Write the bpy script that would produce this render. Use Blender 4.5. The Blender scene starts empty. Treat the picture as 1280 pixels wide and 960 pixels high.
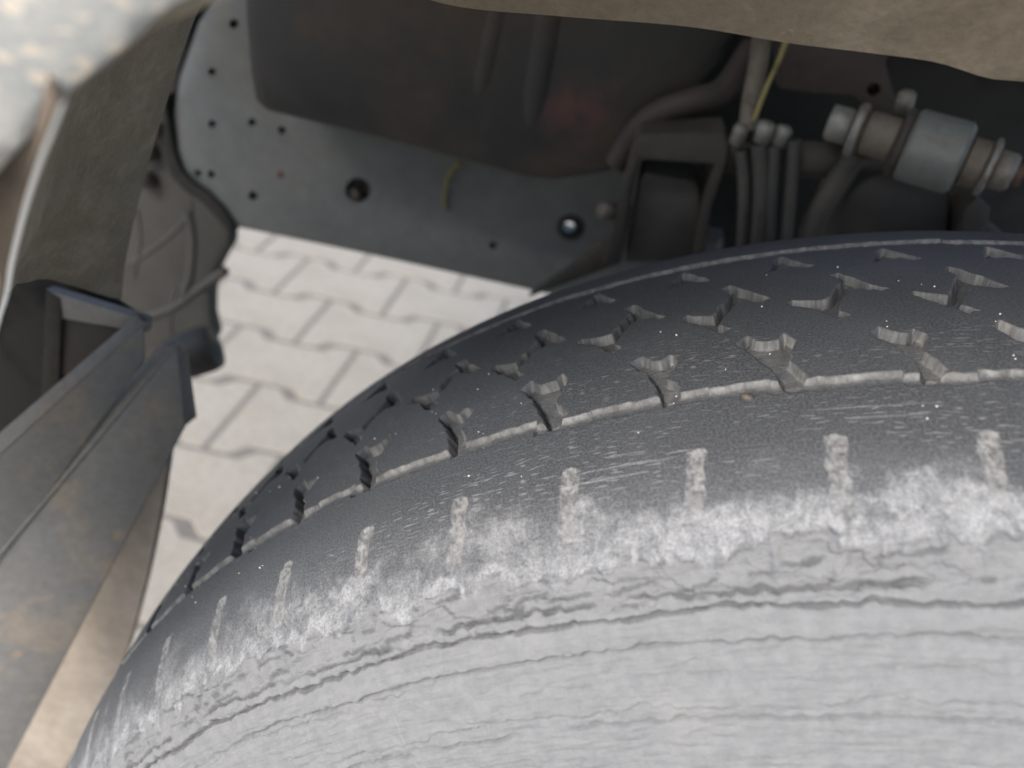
import bpy, bmesh, math, random
import numpy as np
from mathutils import Vector, Matrix

# ------------------------------------------------------------------ camera, world, sun, exposure
S = bpy.context.scene
COL = S.collection
CAM = np.array([-0.1657, -0.1587, 0.3886])
ROT = np.array([[0.9716863, -0.2217391, 0.0815935],
                [0.1841672, 0.4944643, -0.8494631],
                [0.1480141, 0.8404385, 0.5213012]])
FPX = 1003.2                                   # focal length in photo pixels (photo is 1280 wide)
cd = bpy.data.cameras.new('camera')
co = bpy.data.objects.new('camera', cd)
COL.objects.link(co)
M4 = Matrix([list(ROT[i]) + [CAM[i]] for i in range(3)] + [[0, 0, 0, 1]])
co.matrix_world = M4
cd.sensor_width = 36
cd.lens = FPX / 1280 * 36
cd.clip_start = 0.005
cd.clip_end = 2000
cd.dof.use_dof = True
cd.dof.focus_distance = 0.193
cd.dof.aperture_fstop = 10
S.camera = co

SUN_EL, SUN_AZ = math.radians(37), math.radians(209)      # azimuth measured from +Y towards +X
w = bpy.data.worlds.new('World'); S.world = w; w.use_nodes = True
nt = w.node_tree
sky = nt.nodes.new('ShaderNodeTexSky'); sky.sky_type = 'NISHITA'; sky.sun_disc = False
sky.sun_elevation = SUN_EL; sky.sun_rotation = SUN_AZ
sky.air_density = 1.0; sky.dust_density = 2.0; sky.ozone_density = 1.0
bg = nt.nodes['Background']; bg.inputs['Strength'].default_value = 0.15
nt.links.new(sky.outputs['Color'], bg.inputs['Color'])
sl = bpy.data.lights.new('sun', 'SUN'); sl.energy = 1.35; sl.angle = math.radians(28); sl.color = (1.0, .98, .955)
so = bpy.data.objects.new('sun', sl); COL.objects.link(so)
sd = Vector((math.sin(SUN_AZ) * math.cos(SUN_EL), math.cos(SUN_AZ) * math.cos(SUN_EL), math.sin(SUN_EL)))
so.rotation_euler = sd.to_track_quat('Z', 'Y').to_euler()
S.view_settings.view_transform = 'Standard'
S.view_settings.look = 'None'
S.view_settings.exposure = 1.0
S.view_settings.gamma = 1.0
S.cycles.max_bounces = 8
rnd = random.Random(7)

# ------------------------------------------------------------------ helpers
def at(x, y, Y):
    """world point seen at photo pixel (x, y) at world depth Y"""
    r = ROT @ np.array([(x - 640) / FPX, (480 - y) / FPX, -1.0])
    return CAM + r * (Y - CAM[1]) / r[1]

def mesh_obj(name, V, F, mat=None, parent=None, smooth=False, label=None, kind=None):
    me = bpy.data.meshes.new(name)
    me.from_pydata([tuple(map(float, v)) for v in V], [], [tuple(map(int, f)) for f in F])
    me.validate(); me.update()
    return link(name, me, mat, parent, smooth, label, kind)

def link(name, me, mat, parent, smooth=False, label=None, kind=None):
    if mat and not me.materials: me.materials.append(mat)
    if smooth: me.polygons.foreach_set('use_smooth', [True] * len(me.polygons))
    o = bpy.data.objects.new(name, me); COL.objects.link(o)
    if parent is not None:
        o.parent = parent
        if parent.type == 'EMPTY': o.matrix_parent_inverse = Matrix.Translation(-parent.location)
    if label: o['label'] = label
    if kind: o['kind'] = kind
    return o

def bm_obj(name, bm, mat, parent, smooth=False, label=None, kind=None, auto=None):
    bmesh.ops.recalc_face_normals(bm, faces=bm.faces)
    me = bpy.data.meshes.new(name); bm.to_mesh(me); bm.free()
    if auto:
        me.polygons.foreach_set('use_smooth', [True] * len(me.polygons))
        sharp = [False] * len(me.edges)
        b2 = bmesh.new(); b2.from_mesh(me)
        for i, e in enumerate(b2.edges):
            if len(e.link_faces) == 2 and e.calc_face_angle(0) > math.radians(auto): sharp[i] = True
        b2.free()
        at_ = me.attributes.new('sharp_edge', 'BOOLEAN', 'EDGE'); at_.data.foreach_set('value', sharp)
    return link(name, me, mat, parent, smooth, label, kind)

def inset(P, d):
    P = np.asarray(P, float); n = len(P); out = []
    area = sum(P[i][0] * P[(i + 1) % n][1] - P[(i + 1) % n][0] * P[i][1] for i in range(n))
    sg = 1 if area > 0 else -1
    for i in range(n):
        a = P[i] - P[i - 1]; b = P[(i + 1) % n] - P[i]
        a /= np.linalg.norm(a) + 1e-12; b /= np.linalg.norm(b) + 1e-12
        na = np.array([-a[1], a[0]]) * sg; nb = np.array([-b[1], b[0]]) * sg
        m = na + nb; m /= max(np.linalg.norm(m), .3)
        out.append(P[i] + m * d / max(.45, m @ na))
    return np.array(out)

def plate_bm(P, th, bev=0.002, holes=(), back=True):
    """polygon P (a, b) in the z=0 plane with rounded rim, thickness th towards +z; holes = list of polygons"""
    bm = bmesh.new()
    P = np.asarray(P, float)
    rings = [(bev, 0), (bev * .3, bev * .3), (0, bev), (0, th)]
    R = []
    for d, z in rings:
        Q = inset(P, d) if d else P
        R.append([bm.verts.new((q[0], q[1], z)) for q in Q])
    n = len(P)
    for k in range(len(R) - 1):
        for i in range(n):
            bm.faces.new((R[k][i], R[k][(i + 1) % n], R[k + 1][(i + 1) % n], R[k + 1][i]))
    edges = [bm.edges.get((R[0][i], R[0][(i + 1) % n])) for i in range(n)]
    for H in holes:
        h0 = [bm.verts.new((q[0], q[1], 0)) for q in H]
        h1 = [bm.verts.new((q[0], q[1], th)) for q in H]
        m = len(H)
        for i in range(m):
            edges.append(bm.edges.new((h0[i], h0[(i + 1) % m])))
            bm.faces.new((h0[i], h0[(i + 1) % m], h1[(i + 1) % m], h1[i]))
    bmesh.ops.triangle_fill(bm, use_beauty=True, use_dissolve=False, edges=edges)
    if back and not holes:
        bm.faces.new(R[-1])
    return bm

def px_plate(name, pix, Y, th, mat, parent, bev=0.002, holes=(), label=None, tilt=None, auto=40):
    """plate whose outline is given at photo pixels, standing at depth Y (facing the camera side), th thick"""
    W3 = np.array([at(x, y, Y) for x, y in pix])
    H3 = [np.array([at(x, y, Y) for x, y in h]) for h in holes]
    bm = plate_bm(W3[:, [0, 2]], th, bev, [h[:, [0, 2]] for h in H3])
    for v in bm.verts: v.co = Vector((v.co.x, Y + v.co.z, v.co.y))
    return bm_obj(name, bm, mat, parent, auto=auto, label=label)

def ring_px(cx, cy, rx, ry=None, n=14):
    ry = ry or rx
    return [(cx + rx * math.cos(2 * math.pi * i / n), cy + ry * math.sin(2 * math.pi * i / n)) for i in range(n)]

def quad_slab(name, c4, th, mat, parent, bev=.0015, label=None, sub=1):
    """four corners in space (order round the face) given a thickness on the far side"""
    c4 = [Vector(map(float, c)) for c in c4]
    o = c4[0]; ex = (c4[1] - o).normalized()
    nrm = (c4[1] - c4[0]).cross(c4[3] - c4[0]).normalized()
    ey = nrm.cross(ex)
    P = [((c - o).dot(ex), (c - o).dot(ey)) for c in c4]
    toc = Vector(map(float, CAM)) - o
    s = -1 if nrm.dot(toc) > 0 else 1
    bm = plate_bm(P, th, bev)
    for v in bm.verts: v.co = o + ex * v.co.x + ey * v.co.y + nrm * (s * v.co.z)
    return bm_obj(name, bm, mat, parent, auto=40, label=label)

def tube_bm(path, r, n=12, cap=True, bm=None):
    bm = bm or bmesh.new()
    path = [Vector(map(float, p)) for p in path]
    rr = r if isinstance(r, (list, tuple)) else [r] * len(path)
    up = None; rings = []
    for i, p in enumerate(path):
        t = (path[min(i + 1, len(path) - 1)] - path[max(i - 1, 0)]).normalized()
        if up is None:
            up = t.orthogonal().normalized()
        up = (up - t * up.dot(t)).normalized()
        b = t.cross(up)
        rings.append([bm.verts.new(p + (up * math.cos(2 * math.pi * k / n) + b * math.sin(2 * math.pi * k / n)) * rr[i]) for k in range(n)])
    for a, b in zip(rings, rings[1:]):
        for k in range(n): bm.faces.new((a[k], a[(k + 1) % n], b[(k + 1) % n], b[k]))
    if cap:
        bm.faces.new(rings[0]); bm.faces.new(rings[-1])
    return bm

def smooth_path(P, n=8):
    P = [np.asarray(p, float) for p in P]; out = []
    for i in range(len(P) - 1):
        a = P[max(i - 1, 0)]; b = P[i]; c = P[i + 1]; d = P[min(i + 2, len(P) - 1)]
        for k in range(n):
            t = k / n
            out.append(.5 * (2 * b + (c - a) * t + (2 * a - 5 * b + 4 * c - d) * t * t + (3 * b - a - 3 * c + d) * t ** 3))
    out.append(P[-1]); return out

def turned(name, p0, ax, prof, mat, parent, n=28, label=None, auto=35):
    """lathe: prof = [(distance along axis, radius)]"""
    p0 = Vector(map(float, p0)); ax = Vector(map(float, ax)).normalized()
    u = ax.orthogonal().normalized(); v = ax.cross(u)
    bm = bmesh.new(); rings = []
    for d, r in prof:
        rings.append([bm.verts.new(p0 + ax * d + (u * math.cos(2 * math.pi * k / n) + v * math.sin(2 * math.pi * k / n)) * r) for k in range(n)])
    for a, b in zip(rings, rings[1:]):
        for k in range(n): bm.faces.new((a[k], a[(k + 1) % n], b[(k + 1) % n], b[k]))
    bm.faces.new(rings[0]); bm.faces.new(rings[-1])
    return bm_obj(name, bm, mat, parent, auto=auto, label=label)

# ------------------------------------------------------------------ materials
def nodes(name):
    m = bpy.data.materials.new(name); m.use_nodes = True
    return m, m.node_tree, m.node_tree.nodes['Principled BSDF']

def N(nt, t, **kw):
    n = nt.nodes.new(t)
    for k, v in kw.items():
        if k.startswith('i_'):
            n.inputs[k[2:].replace('_', ' ')].default_value = v
        else: setattr(n, k, v)
    return n

def mix(nt, fac, a, b, blend='MIX'):
    n = nt.nodes.new('ShaderNodeMix'); n.data_type = 'RGBA'; n.blend_type = blend
    for s, v in (('Factor', fac), ('A', a), ('B', b)):
        k = [x for x in n.inputs if x.name == s and (x.type == 'RGBA' or s == 'Factor' and x.type == 'VALUE')][0]
        if hasattr(v, 'is_output'): nt.links.new(v, k)
        elif s == 'Factor': k.default_value = v
        else: k.default_value = (*v, 1) if len(v) == 3 else v
    return [x for x in n.outputs if x.type == 'RGBA'][0]

def ramp(nt, src, lo, hi):
    n = nt.nodes.new('ShaderNodeMapRange'); n.interpolation_type = 'SMOOTHSTEP'
    n.inputs['From Min'].default_value = lo; n.inputs['From Max'].default_value = hi
    nt.links.new(src, n.inputs['Value']); return n.outputs['Result']

def math_(nt, op, a, b=None):
    n = nt.nodes.new('ShaderNodeMath'); n.operation = op
    for i, v in enumerate((a, b)):
        if v is None: continue
        if hasattr(v, 'is_output'): nt.links.new(v, n.inputs[i])
        else: n.inputs[i].default_value = v
    return n.outputs[0]

def coords(nt, scale=(1, 1, 1), kind='Object'):
    tc = nt.nodes.new('ShaderNodeTexCoord'); mp = nt.nodes.new('ShaderNodeMapping')
    mp.inputs['Scale'].default_value = scale
    nt.links.new(tc.outputs[kind], mp.inputs['Vector']); return mp.outputs['Vector']

def noise(nt, vec, scale, detail=4, rough=.6, dist=0):
    n = N(nt, 'ShaderNodeTexNoise'); n.inputs['Scale'].default_value = scale
    n.inputs['Detail'].default_value = detail; n.inputs['Roughness'].default_value = rough
    n.inputs['Distortion'].default_value = dist
    nt.links.new(vec, n.inputs['Vector']); return n.outputs['Fac']

def bump(nt, bs, h, strength, dist):
    b = N(nt, 'ShaderNodeBump'); b.inputs['Strength'].default_value = strength; b.inputs['Distance'].default_value = dist
    nt.links.new(h, b.inputs['Height']); nt.links.new(b.outputs[0], bs.inputs['Normal'])

def dirty(name, base, dirt, sc=40, lo=.45, hi=.65, rough=.6, metal=0, spot=None, spot_sc=300, spot_lo=.7, bmp=.3, stretch=(1, 1, 1), bd=.0006, rough2=.9):
    m, nt, bs = nodes(name)
    v = coords(nt, stretch)
    f = ramp(nt, noise(nt, v, sc, 6, .65, .4), lo, hi)
    c = mix(nt, f, base, dirt)
    fine = noise(nt, v, sc * 9, 4, .7)
    c = mix(nt, .55, c, mix(nt, fine, (.25, .25, .25), (.95, .95, .95)), 'OVERLAY')
    if spot:
        c = mix(nt, ramp(nt, noise(nt, v, spot_sc, 2, .5), spot_lo, spot_lo + .06), c, spot)
    nt.links.new(c, bs.inputs['Base Color'])
    r = nt.nodes.new('ShaderNodeMapRange'); nt.links.new(f, r.inputs['Value'])
    r.inputs['To Min'].default_value = rough; r.inputs['To Max'].default_value = rough2
    nt.links.new(r.outputs['Result'], bs.inputs['Roughness'])
    bs.inputs['Metallic'].default_value = metal
    bump(nt, bs, fine, bmp, bd)
    return m

M = {}
M['panel'] = dirty('dusty_grey_paint', (.27, .278, .27), (.34, .335, .31), 120, .4, .65, .6, 0, (.52, .46, .38), 420, .57, .25, stretch=(.7, 1, 1.3))
M['liner'] = dirty('mud_coated_wheel_arch', (.215, .180, .132), (.29, .248, .190), 45, .4, .7, .9, 0, (.34, .29, .23), 420, .70, .5, bd=.0012)
M['edge'] = dirty('pale_lit_edge', (.84, .83, .78), (.6, .56, .48), 150, .6, .8, .6)  # colour raised to show the edge as lit
M['rail'] = dirty('grey_chassis_paint', (.088, .099, .107), (.12, .12, .113), 9, .3, .8, .42, 0, None, bmp=.05)
M['shield'] = dirty('grimy_dark_steel', (.016, .0165, .017), (.050, .037, .028), 16, .40, .70, .6, 0, None, bmp=.3)
M['rust'] = dirty('rusty_steel', (.10, .035, .022), (.06, .045, .036), 40, .4, .65, .8)
M['tan'] = dirty('dusty_tan_metal', (.095, .082, .068), (.06, .05, .04), 60, .45, .68, .6)
M['zinc'] = dirty('dull_zinc_plating', (.16, .16, .152), (.10, .08, .062), 60, .45, .7, .5, .3)
M['sleeve'] = dirty('pale_bush_sleeve', (.105, .115, .115), (.10, .07, .05), 35, .5, .75, .5)
M['dark'] = dirty('black_grease_shade', (.005, .0055, .006), (.012, .0115, .011), 30, .45, .7, .6)  # grease, and black for the painted shade in the channel pocket
M['brown'] = dirty('brown_bracket_steel', (.027, .024, .021), (.05, .043, .036), 40, .45, .7, .75)
M['maroon'] = dirty('maroon_primer', (.03, .022, .022), (.022, .019, .018), 40, .45, .7, .7)
M['yellow'] = dirty('yellow_wire_sleeve', (.16, .14, .045), (.09, .08, .04), 90, .5, .75, .5)
M['grease'] = dirty('greasy_grey_plastic', (.034, .033, .032), (.058, .054, .048), 30, .4, .7, .6)
M['cover'] = dirty('greasy_moulded_plastic', (.040, .039, .0375), (.060, .057, .052), 30, .4, .7, .6)
M['flange'] = dirty('mud_brown_flange', (.12, .092, .066), (.17, .135, .10), 60, .4, .7, .9, bd=.001)
M['step'] = dirty('worn_grey_step_steel', (.175, .17, .162), (.235, .205, .17), 26, .52, .66, .6, 0, (.30, .235, .175), 48, .63, .4)
M['flap'] = dirty('dusty_brown_mudflap', (.27, .23, .188), (.34, .295, .245), 16, .35, .7, .9, 0, None, bmp=.2)
M['rubber'] = dirty('plain_rubber', (.018, .019, .02), (.035, .034, .033), 40, .45, .7, .6)
M['paver'] = dirty('pale_concrete_paver', (.385, .338, .272), (.345, .30, .238), 9, .35, .7, .9, 0, None, bmp=.25, bd=.001)
M['sand'] = dirty('joint_sand', (.20, .174, .143), (.17, .149, .121), 20, .4, .7, .95)
M['ground'] = dirty('grey_yard', (.40, .385, .35), (.34, .33, .30), 2, .4, .7, .95)
M['stone'] = dirty('pale_grit', (.62, .60, .55), (.45, .42, .36), 300, .5, .7, .8)

def rust_patch(m, centre, rad, colour):
    nt = m.node_tree; bs = nt.nodes['Principled BSDF']; src = bs.inputs['Base Color'].links[0].from_socket
    tc = nt.nodes.new('ShaderNodeTexCoord'); d = nt.nodes.new('ShaderNodeVectorMath'); d.operation = 'DISTANCE'
    nt.links.new(tc.outputs['Object'], d.inputs[0]); d.inputs[1].default_value = centre
    n = noise(nt, tc.outputs['Object'], 70, 6, .7, .5)
    f = math_(nt, 'MULTIPLY', ramp(nt, d.outputs['Value'], rad, rad * .25), ramp(nt, n, .32, .62))
    nt.links.new(mix(nt, math_(nt, 'MULTIPLY', f, .8), src, colour), bs.inputs['Base Color'])
rust_patch(M['shield'], tuple(map(float, at(722, 142, .245))), .026, (.085, .038, .032))

def tyre_material():
    m, nt, bs = nodes('worn_tyre_rubber')
    uv = nt.nodes.new('ShaderNodeUVMap'); uv.uv_map = 'UVMap'
    def mp(sx, sy, rz=0):
        n = nt.nodes.new('ShaderNodeMapping'); n.inputs['Scale'].default_value = (sx, sy, 1)
        n.inputs['Rotation'].default_value = (0, 0, rz)
        nt.links.new(uv.outputs[0], n.inputs['Vector']); return n.outputs['Vector']
    A = nt.nodes.new('ShaderNodeAttribute'); A.attribute_name = 'wear_lit'
    sp = nt.nodes.new('ShaderNodeSeparateColor'); nt.links.new(A.outputs['Color'], sp.inputs[0])
    dust_lit, scuff, side = sp.outputs
    iso = mp(1, 1)
    fine = noise(nt, iso, 1600, 3, .7)
    mid = noise(nt, iso, 260, 5, .65)
    big = noise(nt, iso, 45, 4, .6)
    c = mix(nt, ramp(nt, fine, .34, .72), (.052, .055, .0595), (.126, .131, .139))
    c = mix(nt, math_(nt, 'MULTIPLY', ramp(nt, big, .4, .75), .35), c, (.102, .108, .115))
    # short pale surface cracks that run round the tyre
    B = nt.nodes.new('ShaderNodeAttribute'); B.attribute_name = 'crack_shade'
    cs = nt.nodes.new('ShaderNodeSeparateColor'); nt.links.new(B.outputs['Color'], cs.inputs[0])
    crk = noise(nt, mp(330, 1750, .02), 1, 0, .5, 0)
    crm = math_(nt, 'MULTIPLY', ramp(nt, crk, .665, .72), cs.outputs[0])
    c = mix(nt, crm, c, (.20, .202, .2))
    # sidewall: pale dusty, with fine weathering lines
    wr = noise(nt, mp(70, 900, .05), 1, 4, .6, .6)
    sc = mix(nt, ramp(nt, mid, .3, .7), (.185, .188, .19), (.225, .227, .227))
    sc = mix(nt, ramp(nt, wr, .22, .40), (.170, .172, .173), sc)
    sc = mix(nt, ramp(nt, big, .55, .8), sc, (.245, .245, .24))
    c = mix(nt, side, c, sc)
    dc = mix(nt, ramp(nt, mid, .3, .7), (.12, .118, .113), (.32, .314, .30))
    c = mix(nt, dust_lit, c, dc)
    stk = noise(nt, mp(700, 620), 1, 5, .70, .3)
    mot = noise(nt, mp(210, 150), 1, 8, .74, .8)
    sf = math_(nt, 'MULTIPLY', scuff, ramp(nt, stk, .05, .60))
    sf = math_(nt, 'MULTIPLY', sf, math_(nt, 'ADD', math_(nt, 'MULTIPLY', ramp(nt, mot, .38, .60), .45), .55))
    wc = mix(nt, ramp(nt, fine, .25, .7), (.26, .265, .272), (.39, .392, .393))
    c = mix(nt, sf, c, wc)
    c = mix(nt, cs.outputs[1], c, (.008, .008, .008))         # open splits, and shade painted under the flaps
    nt.links.new(c, bs.inputs['Base Color'])
    r = mix(nt, math_(nt, 'MAXIMUM', math_(nt, 'MAXIMUM', dust_lit, sf), side), (.50, .50, .50), (.92, .92, .92))
    nt.links.new(r, bs.inputs['Roughness'])
    bs.inputs['Specular IOR Level'].default_value = .38
    h = math_(nt, 'ADD', math_(nt, 'MULTIPLY', fine, .5), math_(nt, 'MULTIPLY', math_(nt, 'MULTIPLY', wr, side), 2.2))
    h = math_(nt, 'ADD', h, math_(nt, 'MULTIPLY', mid, .6))
    bump(nt, bs, h, .55, .00035)
    return m

# ------------------------------------------------------------------ ground and pavers
GZ = -0.3176
def structure(o, label, cat):
    o['kind'] = 'structure'; o['label'] = label; o['category'] = cat
g = mesh_obj('ground', [(-600, -600, GZ - .02), (600, -600, GZ - .02), (600, 600, GZ - .02), (-600, 600, GZ - .02)], [(0, 1, 2, 3)], M['ground'])
structure(g, 'pale concrete yard around the paved area', 'ground')
pv = mesh_obj('pavement', [(-5, -4, GZ - .0009), (5, -4, GZ - .0009), (5, 6, GZ - .0009), (-5, 6, GZ - .0009)], [(0, 1, 2, 3)], M['sand'])
structure(pv, 'pale interlocking pavement seen past the tyre, sandy joints', 'pavement')
LA, LP, LE = .209, .158, .0118
def paver_bm():
    a = LA / 2
    P = [(-a, -LP / 2 - LE), (-a + .034, -LP / 2 - LE), (-a + .056, -LP / 2 + LE), (a - .056, -LP / 2 + LE), (a - .034, -LP / 2 - LE), (a, -LP / 2 - LE)]
    P = P + [(x, -y) for x, y in P[::-1]]
    P = inset(P, .0043)
    bm = bmesh.new()
    r = [[bm.verts.new((q[0], q[1], z)) for q in inset(P, d)] for d, z in ((.0016, 0), (.0008, -.0003), (0, -.0009), (0, -.03))]
    n = len(P)
    for A, B in zip(r, r[1:]):
        for i in range(n): bm.faces.new((A[i], B[i], B[(i + 1) % n], A[(i + 1) % n]))
    bm.faces.new(r[0])
    bmesh.ops.recalc_face_normals(bm, faces=bm.faces)
    return bm
b = paver_bm(); pm = bpy.data.meshes.new('paving_stone'); b.to_mesh(pm); b.free(); pm.materials.append(M['paver'])
ORG = np.array([-.6538 + .5 * LA, .9785 + LP / 2]); PA = math.radians(1.5)
ca, sa = math.cos(PA), math.sin(PA)
far = []
for j in range(-26, 30):
    for i in range(-20, 26):
        lx = i * LA + (LA / 2 if j % 2 else 0); ly = j * LP
        x = ORG[0] + lx * ca - ly * sa; y = ORG[1] + lx * sa + ly * ca
        if not (-4.8 < x < 4.8 and -3.8 < y < 5.8): continue
        if -1.95 < x < .3 and -.5 < y < 3.1:
            o = bpy.data.objects.new('paving_stone', pm); COL.objects.link(o); o.parent = pv
            o.location = (x, y, GZ + rnd.uniform(-.0002, .0006)); o.rotation_euler = (rnd.uniform(-.003, .003), rnd.uniform(-.003, .003), PA + rnd.uniform(-.006, .006))
        else: far.append((x, y))
pmv = np.zeros(len(pm.vertices) * 3); pm.vertices.foreach_get('co', pmv); pmv = pmv.reshape(-1, 3)
pmv = np.stack([pmv[:, 0] * ca - pmv[:, 1] * sa, pmv[:, 0] * sa + pmv[:, 1] * ca, pmv[:, 2]], 1)
pmf = [tuple(p.vertices) for p in pm.polygons]
VV, FF = [], []
for k, (x, y) in enumerate(far):
    VV.extend((pmv + (x, y, GZ)).tolist()); FF.extend([tuple(i + k * len(pmv) for i in f) for f in pmf])
mesh_obj('outer_paving', VV, FF, M['paver'], pv, kind='stuff')

# ------------------------------------------------------------------ truck
TR = bpy.data.objects.new('truck', None); COL.objects.link(TR)
TR.location = (0, .6, GZ)
TR['label'] = 'parked truck seen inside its rear wheel arch, with worn dusty tyre and grey chassis rail'
TR['category'] = 'truck'

# ---- tyre -----------------------------------------------------------------
R0, PITCH, TH0 = .33, .082835, -1.0362913
PL = PITCH * R0 * 1000                                       # pitch in mm
def vnoise(x, y, seed=0):
    xi = np.floor(x).astype(np.int64); yi = np.floor(y).astype(np.int64); fx = x - xi; fy = y - yi
    fx = fx * fx * (3 - 2 * fx); fy = fy * fy * (3 - 2 * fy)
    def h(a, b):
        n = (a * 374761393 + b * 668265263 + seed * 1442695041) & 0x7fffffff
        n = ((n ^ (n >> 13)) * 1274126177) & 0x7fffffff
        return ((n ^ (n >> 16)) & 0xffff) / 65535.0
    return (h(xi, yi) * (1 - fx) + h(xi + 1, yi) * fx) * (1 - fy) + (h(xi, yi + 1) * (1 - fx) + h(xi + 1, yi + 1) * fx) * fy
def fbm(x, y, seed=0, o=4):
    a = 0; s = 0; k = 1.0
    for i in range(o):
        a = a + vnoise(x * 2 ** i + 17.3 * i, y * 2 ** i + 9.1 * i, seed + i) * k; s += k; k *= .55
    return a / s
def cells(x, y, seed=0):
    """random value of the nearest scattered point: hard-edged flakes"""
    xi = np.floor(x); yi = np.floor(y); best = np.full(x.shape, 9e9); val = np.zeros(x.shape)
    for a in (-1, 0, 1):
        for b_ in (-1, 0, 1):
            px_ = xi + a + hash2(xi + a, yi + b_, seed); py_ = yi + b_ + hash2(xi + a, yi + b_, seed + 1)
            d = (x - px_) ** 2 + (y - py_) ** 2; m = d < best
            best = np.where(m, d, best); val = np.where(m, hash2(xi + a, yi + b_, seed + 2), val)
    return val
def hash2(a, b, seed):
    n = (a.astype(np.int64) * 374761393 + b.astype(np.int64) * 668265263 + seed * 1442695041) & 0x7fffffff
    n = ((n ^ (n >> 13)) * 1274126177) & 0x7fffffff
    return ((n ^ (n >> 16)) & 0xffff) / 65535.0
def sst(a, b, x):
    t = np.clip((x - a) / (b - a), 0, 1); return t * t * (3 - 2 * t)

ctrl = [(.0393, .3326), (.0200, .3320), (0, .330), (-.0176, .327), (-.031, .321), (-.040, .3148), (-.0455, .309), (-.0495, .300),
        (-.055, .285), (-.0585, .268), (-.0585, .250), (-.053, .235), (-.043, .222), (-.035, .205)]
ctrl = [(.0786 - y, r) for y, r in ctrl[:0:-1]] + ctrl
pp = np.array(smooth_path([np.array(c) for c in ctrl], 60))
seg = np.r_[0, np.cumsum(np.linalg.norm(np.diff(pp, axis=0), axis=1))]
i0 = np.argmin(np.hypot(pp[:, 0], pp[:, 1] - .330)); seg -= seg[i0]      # s = 0 at the outer groove, growing outwards
def s_of_y(y): k = np.argmin(abs(pp[:, 0] - y) + (pp[:, 1] < .29) * 9); return seg[k]
s_in = s_of_y(.112)
s_out = seg[np.argmin(np.hypot(pp[:, 0] + .0575, pp[:, 1] - .276))]
sv = np.r_[np.linspace(seg[0], s_in, 40)[:-1], np.arange(s_in, s_out, .00031), np.linspace(s_out, seg[-1], 50)]
d0, d1 = math.radians(-71), math.radians(-10.5)
m0, m1 = math.radians(-110), math.radians(55)
tv = np.r_[np.linspace(m1 - 2 * math.pi, m0, 150)[1:-1], np.arange(m0, d0 - .001, .0011 / R0), np.arange(d0, d1, .00031 / R0), np.arange(d1 + .002, m1, .0011 / R0)]
tv = np.sort(tv)
PY = np.interp(sv, seg, pp[:, 0]); PR = np.interp(sv, seg, pp[:, 1])
dy = np.gradient(PY, sv); dr = np.gradient(PR, sv); ln = np.hypot(dy, dr); NY, NR = dr / ln, -dy / ln     # outward normal
nS, nT = len(sv), len(tv)
U = ((tv - TH0) * R0 * 1000)[:, None] + 0 * sv[None, :]          # mm round the tyre
Sm = (sv * 1000)[None, :] + 0 * tv[:, None]                       # mm across the profile
Y = (PY * 1000)[None, :] + 0 * tv[:, None]
fine_t = (tv > d0 - .01)

wx = (vnoise(U * .5, Sm * .5, 3) - .5) * .9 + (vnoise(U * 2.1, Sm * 2.1, 4) - .5) * .08
wy = (vnoise(U * .5, Sm * .5, 5) - .5) * .9 + (vnoise(U * 2.1, Sm * 2.1, 6) - .5) * .08
def sdf(px, py, poly):
    d = np.full(px.shape, 1e9); ins = np.zeros(px.shape, bool); n = len(poly)
    for i in range(n):
        ax, ay = poly[i]; bx, by = poly[(i + 1) % n]
        ex, ey = bx - ax, by - ay
        t = np.clip(((px - ax) * ex + (py - ay) * ey) / (ex * ex + ey * ey), 0, 1)
        d = np.minimum(d, (px - ax - t * ex) ** 2 + (py - ay - t * ey) ** 2)
        c = (ay > py) != (by > py)
        with np.errstate(divide='ignore', invalid='ignore'):
            ins ^= c & (px < (bx - ax) * (py - ay) / (by - ay + 1e-12) + ax)
    d = np.sqrt(d); return np.where(ins, d, -d)
NA = [[-11.16, 18.56], [-8.76, 21.27], [-6.0, 17.94], [-3.78, 17.47], [-1.24, 17.63], [0.17, 20.46], [1.71, 16.69], [0.69, 12.44], [-0.5, 8.91], [1.44, 4.85], [2.69, 2.35], [0.46, -1.24], [-2.31, -0.79], [-2.99, 2.63], [-4.94, 7.46], [-7.53, 12.63], [-10.34, 17.04]]
NB = [[-8.91, 17.82], [-6.48, 20.0], [-3.76, 16.86], [-1.86, 16.38], [0.41, 17.7], [2.23, 15.73], [0.0, 8.27], [1.75, 5.29], [2.95, 1.47], [0.11, -1.77], [-1.95, -1.67], [-1.87, 2.26], [-3.19, 7.37], [-5.26, 12.17], [-7.97, 15.85]]
ZA = [[14.43, 51.34], [16.22, 53.11], [21.02, 46.93], [25.56, 39.93], [23.56, 38.72], [19.36, 40.52], [16.57, 38.7], [12.53, 29.24], [15.31, 26.24], [13.28, 24.49], [11.56, 26.97], [8.08, 30.78], [3.79, 35.46], [4.59, 37.23], [8.4, 35.67], [11.49, 34.47], [16.42, 47.02]]
ZB = [[14.46, 51.25], [16.75, 52.62], [21.26, 45.41], [26.06, 39.63], [24.61, 38.77], [20.36, 41.53], [17.18, 40.87], [13.04, 29.32], [15.35, 26.64], [14.09, 25.26], [11.79, 26.58], [8.03, 31.8], [2.11, 35.63], [3.41, 37.38], [9.8, 35.37], [12.12, 36.32], [16.67, 47.59]]
SMALL = [[2.74, 71.67], [3.86, 72.37], [6.72, 67.36], [11.12, 60.75], [9.94, 59.62], [5.65, 62.31], [1.08, 60.63], [-0.71, 59.85], [1.28, 66.61]]
SLOT = [[3.7, -17.2], [5.6, -16.6], [7.5, -17.4], [7.0, -23.3], [5.9, -33.0], [2.2, -33.0], [3.1, -22.2]]
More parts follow.
